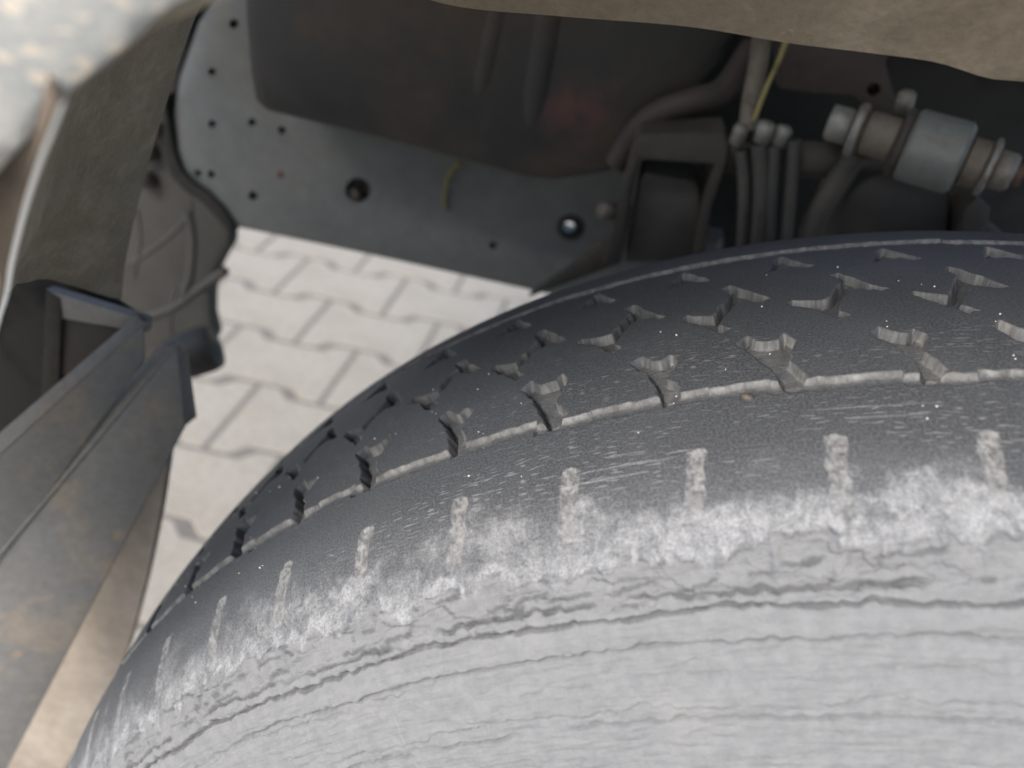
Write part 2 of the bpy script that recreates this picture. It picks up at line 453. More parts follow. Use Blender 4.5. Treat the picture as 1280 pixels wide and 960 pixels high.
H = np.zeros(U.shape); DUST_LIT = np.zeros(U.shape); SCUFF = np.zeros(U.shape); CRK = np.zeros(U.shape); SPLIT_SHADE = np.zeros(U.shape)
def stamp(poly, off, y0, y1, depth, wall, dust_lit, par=None, wob=1.0, slot=False):
    J = np.where((PY * 1000 > y0 - 2) & (PY * 1000 < y1 + 2) & (sv < .06))[0]
    u = U[:, J] + wx[:, J] * wob; yy = Y[:, J] + wy[:, J] * wob
    k = np.floor((u + off) / PL); ul = u + off - k * PL - off
    d = sdf(ul, yy, poly)
    if par is not None: d = np.where(k.astype(int) % 2 == par, d, -9)
    kr = vnoise(k * 3.7 + .5, k * 0 + .5, 77)                      # every notch is worn a little differently
    m = sst(-.1, wall, d) * (.75 + .45 * kr)
    H[:, J] = np.minimum(H[:, J], -depth * m)
    n = fbm(U[:, J] * .32, Y[:, J] * .32, 21, 3)
    prof_ = 1 - .55 * sst(.45, .95, d) if not slot else 1.0  # thinner dust on the floor paints it as shaded
    DUST_LIT[:, J] = np.maximum(DUST_LIT[:, J], sst(-.22, .1, d) * dust_lit * (.35 + 1.0 * n) * prof_)  # dust that also paints the notch walls as lit
    if not slot: DUST_LIT[:, J] = np.maximum(DUST_LIT[:, J], .5 * np.exp(-((d + .12) / .24) ** 2) * sst(.35, .6, n))  # pale rim highlight painted as dust
    if not slot:                                                       # slit cut into the left wall and dust thinned there to paint its shade
        du = np.gradient(d, axis=0) / np.maximum(np.gradient(U[:, J], axis=0), 1e-3)
        H[:, J] -= 1.5 * np.exp(-((d - .55) / .42) ** 2) * sst(.15, .6, du)
        DUST_LIT[:, J] *= 1 - .8 * np.exp(-((d - .45) / .5) ** 2) * sst(.15, .6, du)
    if not slot: H[:, J] += .22 * np.exp(-((d + .3) / .22) ** 2) * sst(.4, .7, n)
    return d, J
stamp(NA, 13.0, -3, 22, 2.6, .36, .75, 0); stamp(NB, 13.0, -3, 22, 2.6, .36, .75, 1)
stamp(ZA, 0.5, 24, 54, 2.6, .32, .5, 1); stamp(ZB, 0.5, 24, 54, 2.6, .32, .5, 0)
stamp(SMALL, 8.0, 59, 73, 2.0, .36, .5)
dS, JS = stamp(SLOT, 10.0, -34, -16, .4, .8, .95, None, 1.1, True)
rough = fbm(U[:, JS] * 1.6, Y[:, JS] * 1.1, 33, 4)
DUST_LIT[:, JS] *= np.where(dS > -1, .35 + .65 * sst(.32, .58, rough), 1)
H[:, JS] += np.where(dS > -.2, (rough - .45) * .5, 0)
SCUFF[:, JS] = np.maximum(SCUFF[:, JS], sst(-.3, .5, dS) * .4 * sst(.3, .65, rough))
# the two long grooves, in short offset segments
def groove(yc, hw, depth, dust_lit, seed, step):
    hp = PL / 2; k = np.floor(U / hp + .35 + .2 * (vnoise(np.floor(U / hp) + .5, U * 0 + .5, seed + 9) - .5))
    off = (vnoise(k * 1.7 + .5, k * 0 + .5, seed) - .5) * step
    sg = (U / hp + .35 - k); tilt = (sg - .5) * (vnoise(k * 2.3 + .5, k * 0 + 1.5, seed) - .35) * step * 1.1
    d = hw * (.88 + .25 * vnoise(U * .25, U * 0, seed + 3)) - abs(Y + wy * .8 - yc - off - tilt)
    d = np.where(Sm < 60, d, -9)
    m = sst(-.15, .9, d)
    H[:] = np.minimum(H, -depth * m * (.85 + .3 * vnoise(U * .12, U * 0, seed + 5)))
    n = fbm(U * .8, Y * 1.2, seed + 11, 3)
    near_ = (Y - yc - off - tilt) / hw
    DUST_LIT[:] = np.maximum(DUST_LIT, sst(-.35, .1, d) * dust_lit * (.4 + .9 * n) * (.22 + .78 * sst(-.1, .5, near_)) * (1 - .45 * sst(.5, 1, m)))  # dust heaviest on the far wall, painting it lit above a shaded floor
    H[:] += np.where(Sm < 60, .2 * np.exp(-((d + .35) / .25) ** 2) * sst(.45, .7, n), 0)
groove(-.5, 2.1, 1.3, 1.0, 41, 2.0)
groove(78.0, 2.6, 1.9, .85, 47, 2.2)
# torn rubber at groove rims
H += sst(.55, .8, fbm(U * .5, Y * .8, 61, 3)) * .25 * np.exp(-((Y + 3.2) / 1.2) ** 2)
# worn shoulder: chalky scuffing that fades into the tread
nb = fbm(U * .11, Sm * .11, 71, 4); ns = fbm(U * .8, Sm * .2, 75, 5); nf = fbm(U * .35, Sm * .35, 79, 4)
yb = Y + (nb - .5) * 19
long_ = .45 + .65 * sst(.3, .7, fbm(U * .022, Sm * .05, 73, 3))
JB = np.where((PY * 1000 < -14) & (sv > 0) & (sv < .075))[0]          # shoulder and upper sidewall only
c1 = np.full(U.shape, .5); c2 = np.full(U.shape, .5); c3 = np.full(U.shape, .5)
Ub, Sb = U[:, JB], Sm[:, JB]
wu = (fbm(Ub * .4, Sb * .4, 301, 3) - .5) * 4; wv = (fbm(Ub * .4, Sb * .4, 303, 3) - .5) * 4
c1[:, JB] = cells((Ub + wu) / 6.5, (Sb + wv) / 4.2, 311)
c2[:, JB] = cells((Ub + wu * .6) / 2.3, (Sb + wv * .6) / 1.9, 321)
c3[:, JB] = cells((Ub + wu) / 8.0, (Sb + wv * .5) / 2.2, 331)
grain = fbm(U * 1.5, Sm * 1.2, 341, 3)
val = sst(-16, -38.5, yb)
sc = sst(.26, 1.0, val * .86 + (c1 - .5) * .20 + (c2 - .5) * .14 + (nf - .5) * .30 + (ns - .5) * .34 + (grain - .5) * .32) * long_ * 1.05 + val * .26
edge = -37.2 + (fbm(U * .16, U * 0, 83, 4) - .5) * 7                         # ragged lower limit of the scuffed band
low = sst(.5, -1.0, Y - edge)
SIDE = low
sc = np.clip(sc, 0, 1) * (1 - low * .92) + np.exp(-((Y - edge - .9) / (.8 + 1.4 * fbm(U * .3, U * 0, 89, 2))) ** 2) * sst(.38, .6, fbm(U * .22, U * 0, 87, 3))
sc *= (Y < -18)
SCUFF = np.clip(np.maximum(SCUFF, sc), 0, 1)
H += ((c1 - .5) * .30 + (c2 - .5) * .18) * sst(-26, -34, Y) * (1 - low) + ((c3 - .5) * 1.3 + (c2 - .5) * .35) * low * sst(-45.5, -43.5, Y)
H += (grain - .5) * .22 * sst(-20, -32, Y) * (Y < 0) + (ns - .5) * .2 * sst(-24, -34, Y) * (Y < 0) + (nf - .5) * .4 * sst(-30, -37, Y) * (Y < 0)
# flaps of torn rubber, shade painted dark under each ledge, just above the sidewall
cw = 11.0
for lay, (ya, yw, amp, prob) in enumerate(((-40.6, 3.2, .75, .62), (-42.4, 2.0, .55, .5), (-38.6, 2.4, .45, .35))):
    cwid = cw * (1 + .37 * lay)
    uu = U + (fbm(U * .1, U * 0, 90 + lay, 3) - .5) * 9 + 3.7 * lay
    k = np.floor(uu / cwid); f = uu / cwid - k
    r1 = vnoise(k * 5.3 + .5, k * 0 + .5, 101 + lay); r2 = vnoise(k * 4.1 + .5, k * 0 + .5, 111 + lay)
    end = ya + (r1 - .5) * yw * 2 + (fbm(U * .45, Sm * .3, 121 + lay, 3) - .5) * 1.5 + .8 * (f - .5)
    sel = (r2 > 1 - prob) * sst(0, .22, f) * sst(1, .85, f)
    dd = Y - end                                                        # > 0 : above the ledge
    H += sel * amp * sst(7, .3, dd) * sst(-.15, .15, dd) * (Y < -30)
    SPLIT_SHADE = np.maximum(SPLIT_SHADE, sel * sst(.55, .15, abs(dd + .25)) * .4 * (Y < -30) * sst(.35, .5, vnoise(U * .3, U * 0, 131 + lay)))  # dark line painted as the ledge's shadow
bl = np.hypot((U - 8 * PL - 4.6 + wx * 1.5), (Y + 36.4 + wy * 1.5) * 1.1)
SCUFF = np.maximum(SCUFF, sst(1.5, .9, bl) * .95)
SCUFF = np.maximum(SCUFF, sst(.32, .12, abs(U - 114.6 - (Sm - 52) * .05 + (vnoise(Sm * .4, U * 0, 291) - .5) * .8)) * .4 * sst(-46, -47, Y) * sst(.35, .5, vnoise(Sm * .25, U * 0, 292)))
# splits that run round the tyre at the edge of the sidewall
def split(y, half, depth, wob, seed, pres, dark, stepdn=0):
    s0 = s_of_y(y / 1000.) * 1000
    c = s0 + (fbm(U * .05, U * 0, seed, 3) - .5) * wob * 1.6 + (fbm(U * .42, U * 0, seed + 1, 3) - .5) * wob
    on = sst(pres, pres + .12, fbm(U * .045, U * 0 + .3, seed + 2, 3))
    hw = half * (.5 + .9 * vnoise(U * .35, U * 0, seed + 4))
    m = sst(hw, 0, abs(Sm - c)) * on
    H[:] = H - depth * m + stepdn * sst(-.2, .5, Sm - c) * 1.0
    SPLIT_SHADE[:] = np.maximum(SPLIT_SHADE, m * dark)
split(-42.9, .85, .9, 1.6, 201, .36, .5)
split(-44.75, .8, 1.25, 1.5, 211, .22, .5, -.4)
split(-47.9, .7, .8, 1.2, 221, .2, .25, -.3)
split(-48.3, .4, .4, 2.2, 226, .45, .25)
split(-52.4, .4, .4, 2.0, 231, .35, .15, -.2)
split(-50.3, .4, .35, 1.6, 233, .3, .08, .25)
split(-54.5, .6, .7, 1.2, 236, .25, .25, .25)
# fine slanted weathering ripples on the sidewall
rp = fbm(U * .16 + Sm * .12, Sm * 1.15 + (fbm(U * .2, Sm * .2, 241, 3) - .5) * 2.2, 243, 3)
H += (rp - .5) * .6 * low * sst(-44, -47.5, Y)
H += (fbm(U * .05, Sm * .30, 247, 3) - .5) * 1.0 * low * sst(-44, -47, Y)
H += (fbm(U * .4, Sm * .4, 249, 3) - .5) * .12                          # general unevenness
# where the pale short cracks are dense
cm = fbm(U * .035, Sm * .11, 261, 3)
CRK = sst(.42, .62, cm + .05) * (np.exp(-((Y - 14) / 9) ** 2) * .8 + np.exp(-((Y + 15) / 9) ** 2) * 1.1 + np.exp(-((Y - 27) / 6) ** 2) * .3)
CRK = np.clip(CRK * 1.3, 0, 1) * (1 - low) * (.25 + .75 * sst(60, 130, U))
for a, yy_, l in ((167, -21.2, 21), (171, -18.6, 22), (178, -15.6, 9), (221, -9.5, 24), (226, -12.5, 17), (143, -14, 8), (190, -17, 7)):   # a few longer scratches
    m = sst(.28, .08, abs(Y - yy_ - (U - a) * .02 - .3 * (vnoise(U * .2, U * 0, 271) - .5))) * sst(0, 1.5, U - a) * sst(l, l - 2, U - a)
    SCUFF = np.maximum(SCUFF, m * .6); 
fade = sst(m0, m0 + .1, tv)[:, None]
H *= fade
rr = PR[None, :] + H / 1000 * NR[None, :]; yv = PY[None, :] + H / 1000 * NY[None, :]
TT = tv[:, None]
VERT = np.stack([rr * np.sin(TT), yv, rr * np.cos(TT)], -1)
MT = tyre_material()
def grid_mesh(name, j0, j1, parent, label=None):
    js = np.arange(j0, j1 + 1); m = len(js)
    V = VERT[:, js].reshape(-1, 3)
    ii = np.arange(nT); ip = (ii + 1) % nT
    jj = np.arange(m - 1)
    a = ii[:, None] * m + jj[None, :]; b_ = ip[:, None] * m + jj[None, :]
    Q = np.stack([a, a + 1, b_ + 1, b_], -1).reshape(-1, 4)
    me = bpy.data.meshes.new(name)
    me.vertices.add(len(V)); me.vertices.foreach_set('co', V.ravel())
    me.loops.add(len(Q) * 4); me.loops.foreach_set('vertex_index', Q.ravel().astype(np.int32))
    me.polygons.add(len(Q)); me.polygons.foreach_set('loop_start', np.arange(0, len(Q) * 4, 4, dtype=np.int32))
    try: me.polygons.foreach_set('loop_total', np.full(len(Q), 4, np.int32))
    except Exception: pass
    me.polygons.foreach_set('use_smooth', np.ones(len(Q), bool))
    me.update(calc_edges=True)
    for nm, ch in (('wear_lit', (DUST_LIT, SCUFF, SIDE)), ('crack_shade', (CRK, SPLIT_SHADE, 0 * SPLIT_SHADE))):
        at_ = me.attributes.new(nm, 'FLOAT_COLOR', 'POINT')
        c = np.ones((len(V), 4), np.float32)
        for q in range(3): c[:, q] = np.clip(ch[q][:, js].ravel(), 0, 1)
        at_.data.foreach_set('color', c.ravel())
    uvl = me.uv_layers.new(name='UVMap')
    uvv = np.stack([U[:, js].ravel() / 1000, Sm[:, js].ravel() / 1000], -1)
    uq = uvv[Q]
    wrap = (ii == nT - 1); 
    lastq = np.repeat(wrap, m - 1)
    uq[lastq, 2:, 0] = uq[lastq, 0:1, 0]
    uvl.data.foreach_set('uv', uq.reshape(-1, 2).ravel().astype(np.float32))
    me.materials.append(MT)
    return link(name, me, None, parent, False, label)
jt0 = int(np.argmin(abs(sv - s_of_y(.118)))); jt1 = int(np.argmin(abs(sv - (s_of_y(-.0448)))))
tyre = grid_mesh('tyre', 0, jt0, TR, 'dusty black tyre worn almost smooth, its pale sidewall cracked at the shoulder')
grid_mesh('tread', jt0, jt1, tyre, 'dark worn tread with shallow sipes and two dusty grooves')
grid_mesh('sidewall', jt1, nS - 1, tyre, 'pale grey weathered sidewall with cracks running round it')
prof = [(-.03, .205), (-.034, .212), (-.03, .2), (-.02, .195), (.0, .17), (.015, .165), (.02, .06), (.02, .0005)]
turned('wheel_rim', (0, .0, 0), (0, 1, 0), [(.112, .2), (.10, .19), (.06, .185)] + [(y, r) for y, r in prof[::-1]][2:][::-1][::-1], M['zinc'], TR, 48)

# ---- outer body panel with the arch opening ---------------------------------
lipY = -.076
lip = [at(x, y, lipY)[[0, 2]] for x, y in ((-150, 400), (-60, 276), (-6, 207), (34, 166), (66, 126), (150, 58), (240, -12))]
p = lip[-1]; th = math.atan2(p[0], p[1]); rl = math.hypot(*p)
for k in range(1, 16):
    t = th + k * math.radians(5); r = rl + .006 * math.sin(k / 15 * math.pi)
    lip.append(np.array([r * math.sin(t), r * math.cos(t)]))
lip = [np.array([lip[0][0] - .05, lip[0][1] - .12])] + lip
lip = smooth_path(lip, 5)
bm = bmesh.new(); rows = []
for i, q in enumerate(lip):
    t = i / (len(lip) - 1)
    out = np.array([-.85 + 1.55 * t, min(.62, .30 + 1.6 * min(t, .2))]) if t < .2 else np.array([-.54 + 1.24 * (t - .2) / .8, .62])
    row = [(q[0], lipY + .002, q[1] + .0), (q[0], lipY + .0006, q[1])]
    for s in (.0, .03, .3, 1.0):
        e = q * (1 - s) + out * s
        row.append((e[0], lipY - .0006 if s == 0 else lipY - .001 - .004 * s, e[1] + (.002 if s == 0 else 0)))
    rows.append([bm.verts.new(v) for v in row])
for a, c in zip(rows, rows[1:]):
    for k in range(len(a) - 1): bm.faces.new((a[k], a[k + 1], c[k + 1], c[k]))
bmesh.ops.recalc_face_normals(bm, faces=bm.faces)
bmesh.ops.solidify(bm, geom=bm.faces[:], thickness=.0012)
panel = bm_obj('body_panel', bm, M['panel'], TR, auto=50, label='dusty light grey outer panel over the wheel arch, speckled with dried mud')

# ---- wheel arch (inner band) ------------------------------------------------
strip_px = [(77, 124, -.0765), (62, 165, -.0745), (47, 205, -.072), (30, 260, -.068), (14, 325, -.063), (0, 390, -.058), (-50, 520, -.05), (-190, 720, -.04)]
strip = [at(*q) for q in strip_px]
def pol(P): return np.array([math.atan2(P[0], P[2]), math.hypot(P[0], P[2]), P[1]])
strip_n = [at(*q) for q in strip_px[:6]] + [at(-45, 425, -.03)]
near = [np.array([math.radians(a), r, -.068]) for a, r in ((34, .425), (20, .430), (5, .433), (-8, .432), (-18, .430), (-24, .427))] + [pol(at(90, 95, -.0745))] + [pol(P) for P in strip_n]
far_px = [(1900, 150, .03), (1500, 128, .03), (1280, 101, .03), (1230, 95, .03), (1170, 76, .03), (1080, 63, .032), (980, 50, .034), (870, 31, .036), (700, 16, .04), (545, -2, .045), (400, -60, .05), (300, -40, .055), (252, -4, .062), (225, 60, .066), (200, 140, .07), (172, 240, .075), (152, 335, .08), (149, 372, .083)]
farc = [pol(at(*q)) for q in far_px]
def resample(C, n):
    C = np.array(smooth_path(C, 10)); d = np.r_[0, np.cumsum(np.hypot(np.diff(C[:, 0]) * .43, np.linalg.norm(np.diff(C[:, 1:], axis=0), axis=1)))]
    t = np.linspace(0, d[-1], n); return np.stack([np.interp(t, d, C[:, k]) for k in range(3)], 1)
# match the two edges by angle so that the ruling runs straight across
nn = resample(near, 120); ff_ = resample(farc, 120)
V, F = [], []; K = 14
for i in range(120):
    for k in range(K + 1):
        s = k / K
        a = np.array([nn[i][1] * math.sin(nn[i][0]), nn[i][2], nn[i][1] * math.cos(nn[i][0])])
        c = np.array([ff_[i][1] * math.sin(ff_[i][0]), ff_[i][2], ff_[i][1] * math.cos(ff_[i][0])])
        q = a * (1 - s) + c * s
        rad = np.array([q[0], 0, q[2]]); rad /= np.linalg.norm(rad) + 1e-9
        q = q + rad * (.012 * math.sin(math.pi * s) + .0012 * math.sin(9 * s + .02 * i) + .0012 * (rnd.random() - .5) * (0 < k < K))
        V.append(q)
for i in range(119):
    for k in range(K):
        a = i * (K + 1) + k; F.append((a, a + 1, a + K + 2, a + K + 1))
bm = bmesh.new()
vs = [bm.verts.new(tuple(map(float, v))) for v in V]
for f in F: bm.faces.new([vs[i] for i in f])
bmesh.ops.recalc_face_normals(bm, faces=bm.faces)
bmesh.ops.solidify(bm, geom=bm.faces[:], thickness=-.001)
arch = bm_obj('wheel_arch', bm, M['liner'], TR, auto=60, label='brown mud-coated inside of the wheel arch')
# edge painted pale as if lit, and the brown flange beside it
bm = tube_bm(smooth_path(strip, 6), .0005, 10)
bm_obj('arch_edge', bm, M['edge'], arch, auto=60)
V, F = [], []
sp_ = smooth_path(strip, 6)
for i, q in enumerate(sp_):
    t = i / (len(sp_) - 1)
    for k in range(5):
        s = k / 4
        V.append(q + np.array([-.05 * s * (.15 + t), -.001 + .006 * s, .02 * s * (1 - t)]))
for i in range(len(sp_) - 1):
    for k in range(4): F.append((i * 5 + k, i * 5 + k + 1, i * 5 + k + 6, i * 5 + k + 5))
bm = bmesh.new(); vs = [bm.verts.new(tuple(map(float, v))) for v in V]
for f in F: bm.faces.new([vs[i] for i in f])
bmesh.ops.recalc_face_normals(bm, faces=bm.faces); bmesh.ops.solidify(bm, geom=bm.faces[:], thickness=.001)
bm_obj('arch_flange', bm, M['flange'], arch, auto=60)

# ---- chassis rail -----------------------------------------------------------
RY = .30
outline = [(300, -120), (268, -20), (236, 30), (214, 95), (206, 150), (207, 188), (217, 218), (236, 238), (252, 248), (270, 268), (287, 291), (460, 327), (640, 367), (740, 389), (900, 424), (905, 300), (815, 290), (815, 100), (820, -120)]
holes = [ring_px(265, 90, 5), ring_px(265, 155, 5), ring_px(315, 153, 5), ring_px(352, 163, 5), ring_px(247, 217, 5), ring_px(264, 218, 5), ring_px(316, 245, 6), ring_px(711, 284, 13, 12, 20), ring_px(616, 307, 5), ring_px(447, 238, 16, 16, 20), ring_px(292, 30, 6)]
rail = px_plate('chassis_rail', outline, RY, .02, M['rail'], TR, .012, holes, 'smooth blue-grey painted end of the chassis rail, drilled with bolt holes')
px_plate('inner_web', [(225, 60), (222, 180), (262, 240), (300, 275), (560, 330), (660, 335), (655, 60), (400, -60), (260, -60)], RY + .075, .006, M['dark'], rail, .001)
def hexbolt(name, px_, Y, r, depth, mat, parent, ax=(0, -1, 0), washer=True, label=None):
    c = at(*px_, Y)
    o = turned(name, c, ax, [(0, r), (depth * .75, r), (depth, r * .82)], mat, parent, 6, label, 20)
    if washer and parent is not TR: turned('washer', c, ax, [(-.001, r * 1.35), (.0015, r * 1.35), (.002, r * 1.25)], mat, parent, 24)
    return o
px_plate('grommet', ring_px(713, 285, 17, 16, 24), RY - .0012, .003, M['dark'], rail, .0008, [ring_px(711, 284, 7.5, 7, 20)])
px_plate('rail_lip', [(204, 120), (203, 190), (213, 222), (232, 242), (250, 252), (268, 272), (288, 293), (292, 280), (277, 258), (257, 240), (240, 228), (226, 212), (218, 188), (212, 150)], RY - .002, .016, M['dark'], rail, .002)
turned('bolt', at(447, 238, RY + .012), (0, -1, 0), [(0, .0046), (.008, .0046), (.009, .0038)], M['tan'], rail, 6, 'brown bolt sunk in the larger hole')
turned('rivet', at(350, 218, RY - .0002), (0, -1, 0), [(0, .0019), (.0008, .0017), (.0012, .0008)], M['rust'], rail, 12)
bm = tube_bm(smooth_path([at(575, 203, RY - .004), at(565, 214, RY - .004), at(558, 230, RY - .003), (at(556, 250, RY - .0015)), at(557, 262, RY - .0015)], 6), [.0016] * 12 + [.0011] * 13, 8)
bm_obj('yellow_tag', bm, M['yellow'], rail, auto=60)

# ---- dark shield in front of the rail --------------------------------------
SY = .245
sh = px_plate('heat_shield', [(296, -140), (300, 20), (306, 90), (313, 128), (328, 142), (400, 160), (500, 184), (600, 211), (655, 226), (692, 229), (745, 222), (790, 209), (801, 175), (820, 150), (862, 120), (900, 80), (920, 40), (930, -140)], SY, .05, M['shield'], TR, .008, label='grimy dark steel shield with two pressed ribs and a rust bloom')
for (xa, ya, xb, yb_, r) in ((628, 0, 585, 190, .0085), (690, 10, 655, 215, .0095), (350, 0, 352, 100, .006)):
    bm = tube_bm([at(xa + 8, ya - 90, SY + .0073), at(xa, ya, SY + .0073), at((xa + xb) / 2, (ya + yb_) / 2, SY + .0073), at(xb, yb_, SY + .0073)], [r, r, r, r * .5], 14)
    bm_obj('rib', bm, M['shield'], sh, auto=60)
bm = tube_bm(smooth_path([at(770, 205, .235), at(800, 160, .232), at(830, 138, .23), at(870, 125, .23), at(905, 112, .235), at(940, 60, .25)], 6), .006, 14)
bm_obj('brake_pipe', bm, M['maroon'], TR, auto=60, label='dark maroon pipe bending over the bracket')

# ---- suspension bracket and the mechanics on the right ----------------------
BY = .20
br = px_plate('spring_bracket', [(792, 178), (800, 168), (905, 165), (912, 180), (908, 205), (890, 260), (880, 330), (866, 330), (876, 262), (893, 206), (800, 200), (792, 220), (776, 330), (754, 330), (775, 240)], BY, .03, M['brown'], TR, .0015, label='brown channel-shaped spring bracket')
px_plate('spring_block', [(798, 222), (806, 214), (868, 226), (876, 236), (872, 330), (780, 330)], BY + .014, .03, M['grease'], br, .003)
hexbolt('bolt', (766, 264), BY + .004, .0044, .007, M['tan'], br, ax=(-.75, -.6, .1), washer=False)
px_plate('side_web', [(700, 345), (762, 295), (775, 262), (790, 262), (776, 330), (660, 372)], BY + .045, .008, M['brown'], br, .001)
cb = tube_bm([at(890, 192, .215), at(960, 196, .212), at(1052, 202, .205)], [.008, .008, .0075], 14)
bar = bm_obj('cross_bar', cb, M['brown'], TR, auto=60)
for px_, r in (((920, 166), .0034), ((951, 163), .0044), ((972, 168), .0036)):
    turned('nut', at(px_[0], px_[1] + 14, .198), (0.05, -.1, 1), [(0, r), (.007, r), (.0085, r * .7)], M['zinc'], bar, 6, None, 20)
for path, r in ((((926, 188), (930, 240), (927, 320)), .0026), (((948, 180), (951, 240), (944, 320)), .0036), (((968, 182), (964, 240), (961, 320)), .003), (((992, 175), (990, 220), (981, 320)), .003)):
    bm_obj('spring_bolt', tube_bm(smooth_path([at(x, y, .197) for x, y in path], 5), r, 10), M['grease'], bar, auto=60)
bm = tube_bm(smooth_path([at(956, 20, .215), at(948, 80, .214), at(940, 120, .212), at(934, 165, .206)], 5), .0042, 10)
bm_obj('strap', bm, M['tan'], TR, auto=60, label='dusty tan strap beside the yellow wire')
bm = tube_bm(smooth_path([at(990, 30, .21), at(975, 72, .208), at(960, 105, .206), at(950, 130, .205), at(942, 152, .204)], 5), .0011, 10)
bm_obj('yellow_wire', bm, M['yellow'], TR, auto=60, label='yellow wire hanging above the silver nuts')
mb = px_plate('shackle_bracket', [(968, 20), (1000, 20), (1130, 40), (1108, 78), (1113, 100), (1122, 128), (1116, 152), (1092, 158), (1080, 138), (1066, 122), (1010, 118), (975, 112)], .225, .02, M['maroon'], TR, .002, [ring_px(1092, 112, 9)], 'maroon bracket behind the shackle bolt')
# bush on its bolt
A0, A1 = at(1034, 152, .190), at(1282, 222, .168)
ax = Vector(A1 - A0).normalized()
def on(x, y):
    best = None
    for k in range(801):
        t = k / 800; P = A0 + (A1 - A0) * t; q = (P - CAM) @ ROT
        d = abs(640 + FPX * q[0] / -q[2] - x)
        if best is None or d < best[0]: best = (d, P, -q[2])
    return best[1], best[2] / FPX                             # point on the axis, metres per pixel there
def seg_(name, x0, x1, rpx, mat, parent, n=28, ch=.15, label=None):
    P0, m0 = on(x0, 0); P1, m1 = on(x1, 0); L = np.linalg.norm(P1 - P0); r = rpx * m0
    return turned(name, P0, ax, [(0, r * (1 - ch)), (min(L * .25, r * ch), r), (L - min(L * .25, r * ch), r), (L, r * (1 - ch))], mat, parent, n, label, 25)
bush = seg_('shackle_bush', 1132, 1203, 44, M['sleeve'], TR, 36, .12, 'pale blue-grey bush sleeve on a bolt above the tyre')
seg_('bolt_head', 1036, 1064, 24, M['zinc'], bush, 6, .12)
seg_('washer', 1065, 1078, 33, M['zinc'], bush)
seg_('spacer', 1079, 1122, 27, M['tan'], bush)
seg_('flange', 1120, 1133, 42, M['brown'], bush)
seg_('spacer', 1203, 1232, 30, M['tan'], bush)
seg_('washer', 1230, 1240, 36, M['zinc'], bush)
seg_('nut', 1240, 1266, 26, M['zinc'], bush, 6, .15)
seg_('bolt_tip', 1266, 1278, 14, M['rust'], bush)
turned('stud', at(1128, 140, .2), (-.2, -.3, 1), [(0, .0035), (.008, .0035), (.0085, .0025)], M['zinc'], mb, 6, None, 20)
px_plate('air_spring', [(1030, 340), (1044, 275), (1058, 240), (1080, 220), (1110, 210), (1150, 209), (1183, 216), (1196, 232), (1196, 262), (1188, 340)], .205, .05, M['grease'], TR, .010, label='grey rounded bump stop housing under the bush')
px_plate('shackle_arm', [(1196, 340), (1206, 262), (1222, 244), (1240, 262), (1236, 285), (1262, 300), (1278, 340)], .195, .02, M['grease'], TR, .003)
bm_obj('link_rod', tube_bm(smooth_path([at(1070, 190, .196), at(1045, 230, .198), at(1018, 280, .2), at(1004, 330, .2)], 5), .0052, 14), M['grease'], TR, auto=60, label='grey link rod slanting down behind the tyre')
# dark wheelhouse behind it all
def box(name, a, b_, mat, parent, label=None):
    bm = bmesh.new(); bmesh.ops.create_cube(bm, size=1)
    a = np.array(a); b_ = np.array(b_)
    for v in bm.verts: v.co = Vector(((a + b_) / 2 + np.array(v.co) * (b_ - a)))
    bmesh.ops.bevel(bm, geom=bm.edges[:], offset=.004, segments=2, affect='EDGES')
    return bm_obj(name, bm, mat, parent, auto=40, label=label)
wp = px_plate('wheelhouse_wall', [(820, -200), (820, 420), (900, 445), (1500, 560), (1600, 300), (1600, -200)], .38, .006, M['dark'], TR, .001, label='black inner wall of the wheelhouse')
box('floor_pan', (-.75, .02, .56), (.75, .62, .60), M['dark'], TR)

# ---- greasy cover behind the arch, left -------------------------------------
GY = .275
gc = px_plate('splash_cover', [(110, 250), (120, -60), (262, -60), (225, 95), (216, 150), (218, 205), (238, 236), (264, 262), (287, 290), (287, 306), (276, 325), (266, 345), (262, 370), (262, 395), (268, 420), (255, 450), (236, 475), (180, 470), (120, 460)], GY + .05, .012, M['cover'], TR, .006, label='greasy grey moulded cover behind the arch, beside the pavers')
for path, r in ((((162, 330), (200, 305), (236, 270), (240, 250)), .0022), (((170, 400), (215, 385), (250, 360), (282, 338)), .0035), (((236, 262), (242, 300), (238, 345), (228, 370)), .0035), (((172, 262), (176, 300), (168, 345)), .0022), (((215, 420), (214, 390), (222, 360)), .0022)):
    bm_obj('moulded_rib', tube_bm(smooth_path([at(x, y, GY + .0512) for x, y in path], 6), r, 10), M['cover'], gc, auto=60)
for px_, m_ in (((192, 190), 'tan'), ((196, 160), 'zinc'), ((190, 224), 'tan')):
    turned('clip', at(*px_, GY + .05), (-.5, -1, .1), [(0, .006), (.01, .006), (.012, .004)], M[m_], gc, 8, None, 20)
turned('rubber_stop', at(236, 444, .24), (.55, .22, .28), [(-.01, .0135), (0, .0145), (.012, .0150), (.017, .0138), (.0185, .010)], M['rubber'], TR, 24, 'black rubber stop poking out beside the step bracket')

